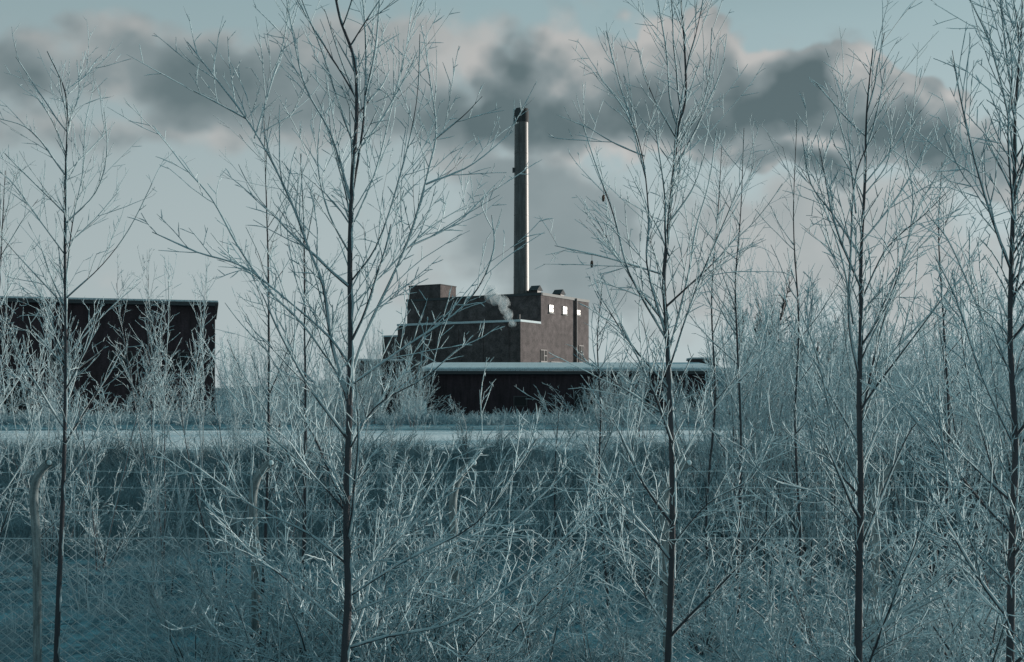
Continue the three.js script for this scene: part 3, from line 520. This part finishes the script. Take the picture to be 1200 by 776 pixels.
for (let k = 0, n = 0; k < 400 && n < 30; k++) {   // scrub on the bank
  const d = 18 + 12 * R(), px = -60 + 1320 * R(); if (px > 500 && px < 700 && R() > .35) continue; n++;
  place(shrubs[Math.floor(R() * 4)], 'bank_shrub', `straggling rimed shrub ${strip(d)}, ${zone(px)}`, 'shrub', 'rimed shrubs on the bank', (px - 600) / F * d, -d, R() * 6.28, .75 + .5 * R());
}
for (let k = 0; k < 26; k++) {   // low bushes on the yard edge
  const px = -40 + 1290 * (k + R()) / 26, d = 50 + 30 * R();
  place(shrubs[Math.floor(R() * 4)], 'yard_bush', `low rimed bush ${strip(d)}, ${zone(px)}`, 'shrub', 'low bushes beyond the road', (px - 600) / F * d, -d, R() * 6.28, (px > 500 && px < 640 ? .4 : 1.1) * (.8 + .5 * R()));
}
{ // two dense dark trees with hardly any rime
  const dense = protoShrub(411, { height: 6, stems: 5, lean: .3, gap2: .12, len2: .95, gap3: .08, len3: .34, frost: 0, tk: 11, spur: .7, rad: .06, bare: .3, kink: 1.2, bareTop: 0 });
  for (const [px, py, d, label] of [[884, 300, 80, 'dense dark bare tree rising above the rimed grove behind the slender sapling'], [946, 358, 74, 'smaller dense dark bare tree beside the straight trunk']]) {
    const x = (px - 600) / F * d, h = EYE + (HZ - py) / F * d - groundAt(x, -d);
    place(dense, 'dark_tree', label, 'tree', undefined, x, -d, px, h / 6 * .9, h / 6);
  }
}
// the last dead leaves hanging in the fan-topped tree
for (const [px, py, d] of [[693, 309, 10.3], [708, 232, 10.27]]) {   // each hangs by its stalk from a limb
  const p = at(px, py, d), s = new THREE.Shape(); s.moveTo(0, .024); s.quadraticCurveTo(.03, .012, .008, -.03); s.quadraticCurveTo(-.02, -.008, 0, .024);
  const t = thing('dead_leaf', px < 700 ? 'curled brown dead leaf hanging lowest in the fan-topped tree' : 'small brown dead leaf caught above another in the fan-topped tree', 'leaf', undefined, p.toArray(), px);
  part('blade', new THREE.ExtrudeGeometry(s, { depth: .012, bevelSize: .004, bevelThickness: .004, bevelSegments: 1 }), M.leaf, t); part('stalk', new THREE.CylinderGeometry(.002, .002, .07, 4).translate(0, .056, .006), M.leaf, t);
}

// ───────────── grass and heath ─────────────
function tuft(seed, blades, h, spread, w) {
  const Q = rng(seed), T = new Tubes();
  for (let k = 0; k < blades; k++) {
    const a = Q() * 6.28, r = spread * .4 * Q(), l = h * (.5 + .6 * Q()), o = spread * (.3 + Q()), p = new THREE.Vector3(Math.cos(a) * r, -.02, Math.sin(a) * r), b = a + (Q() - .5) * 1.5;
    const m = p.clone().add(new THREE.Vector3(Math.cos(b) * o * .35, l * .62, Math.sin(b) * o * .35)), e = p.clone().add(new THREE.Vector3(Math.cos(b) * o, l * (.8 + .25 * Q()), Math.sin(b) * o));
    T.tube([p, m, e], [w, w * .8, w * .25], 3);
  }
  return T.geo();
}
function scatter(name, geo, mat, label, category, n, seed, pick) {
  const Q = rng(seed), m = new THREE.InstancedMesh(geo, mat, n), X = new THREE.Matrix4(), q = new THREE.Quaternion(), up = new THREE.Vector3(0, 1, 0);
  for (let k = 0; k < n; k++) { const [x, z, s] = pick(Q); q.setFromAxisAngle(up, Q() * 6.28); X.compose(new THREE.Vector3(x, groundAt(x, z), z), q, new THREE.Vector3(s, s * (.7 + .6 * Q()), s)); m.setMatrixAt(k, X); }
  m.name = name; m.userData = { label, category, kind: 'stuff' }; m.castShadow = m.receiveShadow = true; scene.add(m);
}
const inField = (d0, d1, s0) => (Q) => { for (;;) { const d = lerp(d0, d1, Q()), x = (Q() - .5) * 1.12 * d; if (vnoise(x * .8, d * .8, 12) > Q() * .9) return [x, -d, s0 * (.6 + .8 * Q())]; } };
scatter('frosted_grass', tuft(1, 14, .11, .13, .0025), M.grass, 'pale frosted grass covering the field before and behind the fence', 'grass', 9000, 5, inField(9, 24, 1));
scatter('dry_grass', tuft(2, 12, .34, .2, .004), M.stalk, 'dark dry grass standing on the field and shaded bank', 'grass', 6000, 6, inField(21, 29.6, .9));
scatter('bank_heather', tuft(3, 16, .5, .3, .0065), M.stalk, 'dark tangled heather on the shaded bank below the road', 'heather', 5000, 7, inField(23, 29.4, 1.1));
scatter('rimed_stems', tuft(4, 9, .6, .42, .003), M.frost, 'thin rimed weed stems standing over the bank and field', 'weeds', 350, 8, inField(14, 30, 1));
scatter('road_verge', tuft(5, 12, .35, .25, .012), M.grass, 'frosted weeds along the far verge of the road', 'grass', 3500, 9, inField(56, 104, 1.7));

// ───────────── wisp of steam before the works ─────────────
{
  const D = 392, Q = rng(19), src = at(606, 383, D), t = thing('steam_cloud', 'small white wisp of steam drifting up the dark front of the works', 'steam', undefined, src.toArray());
  const path = [[0, 0, 1.0], [-6, 3, 1.6], [-11, 8, 1.8], [-8, 15, 2.4], [-15, 20, 3.0], [-14, 28, 3.2], [-26, 33, 3.8], [-34, 42, 4.6]], k = D / F;
  const m = new THREE.MeshStandardMaterial({ color: new THREE.Color().setRGB(.95, .95, .95), roughness: 1, transparent: true, opacity: .085 });
  for (let i = 0; i < 70; i++) {
    const f = Math.pow(Q(), .8) * 6.99, j = Math.floor(f), a = path[j], b = path[j + 1], u = f - j, r = lerp(a[2], b[2], u) * k * 1.5 * (.6 + .7 * Q());
    const g = new THREE.IcosahedronGeometry(r, 3), p = g.attributes.position;
    for (let v = 0; v < p.count; v++) { const x = p.getX(v) / r, y = p.getY(v) / r, z = p.getZ(v) / r, s = .7 + .6 * fbm(x * 1.7 + i * 3.1 + 9, y * 1.7 + z * 1.3 + 9, 3, i); p.setXYZ(v, x * r * s, y * r * s, z * r * s); }
    g.computeVertexNormals();
    g.translate((lerp(a[0], b[0], u) + (Q() - .5) * 5) * k, (lerp(a[1], b[1], u) + (Q() - .5) * 4) * k, (Q() - .5) * 10 + i * .1);
    part('puff', g, m, t);
  }
}

renderer.render(scene, camera);
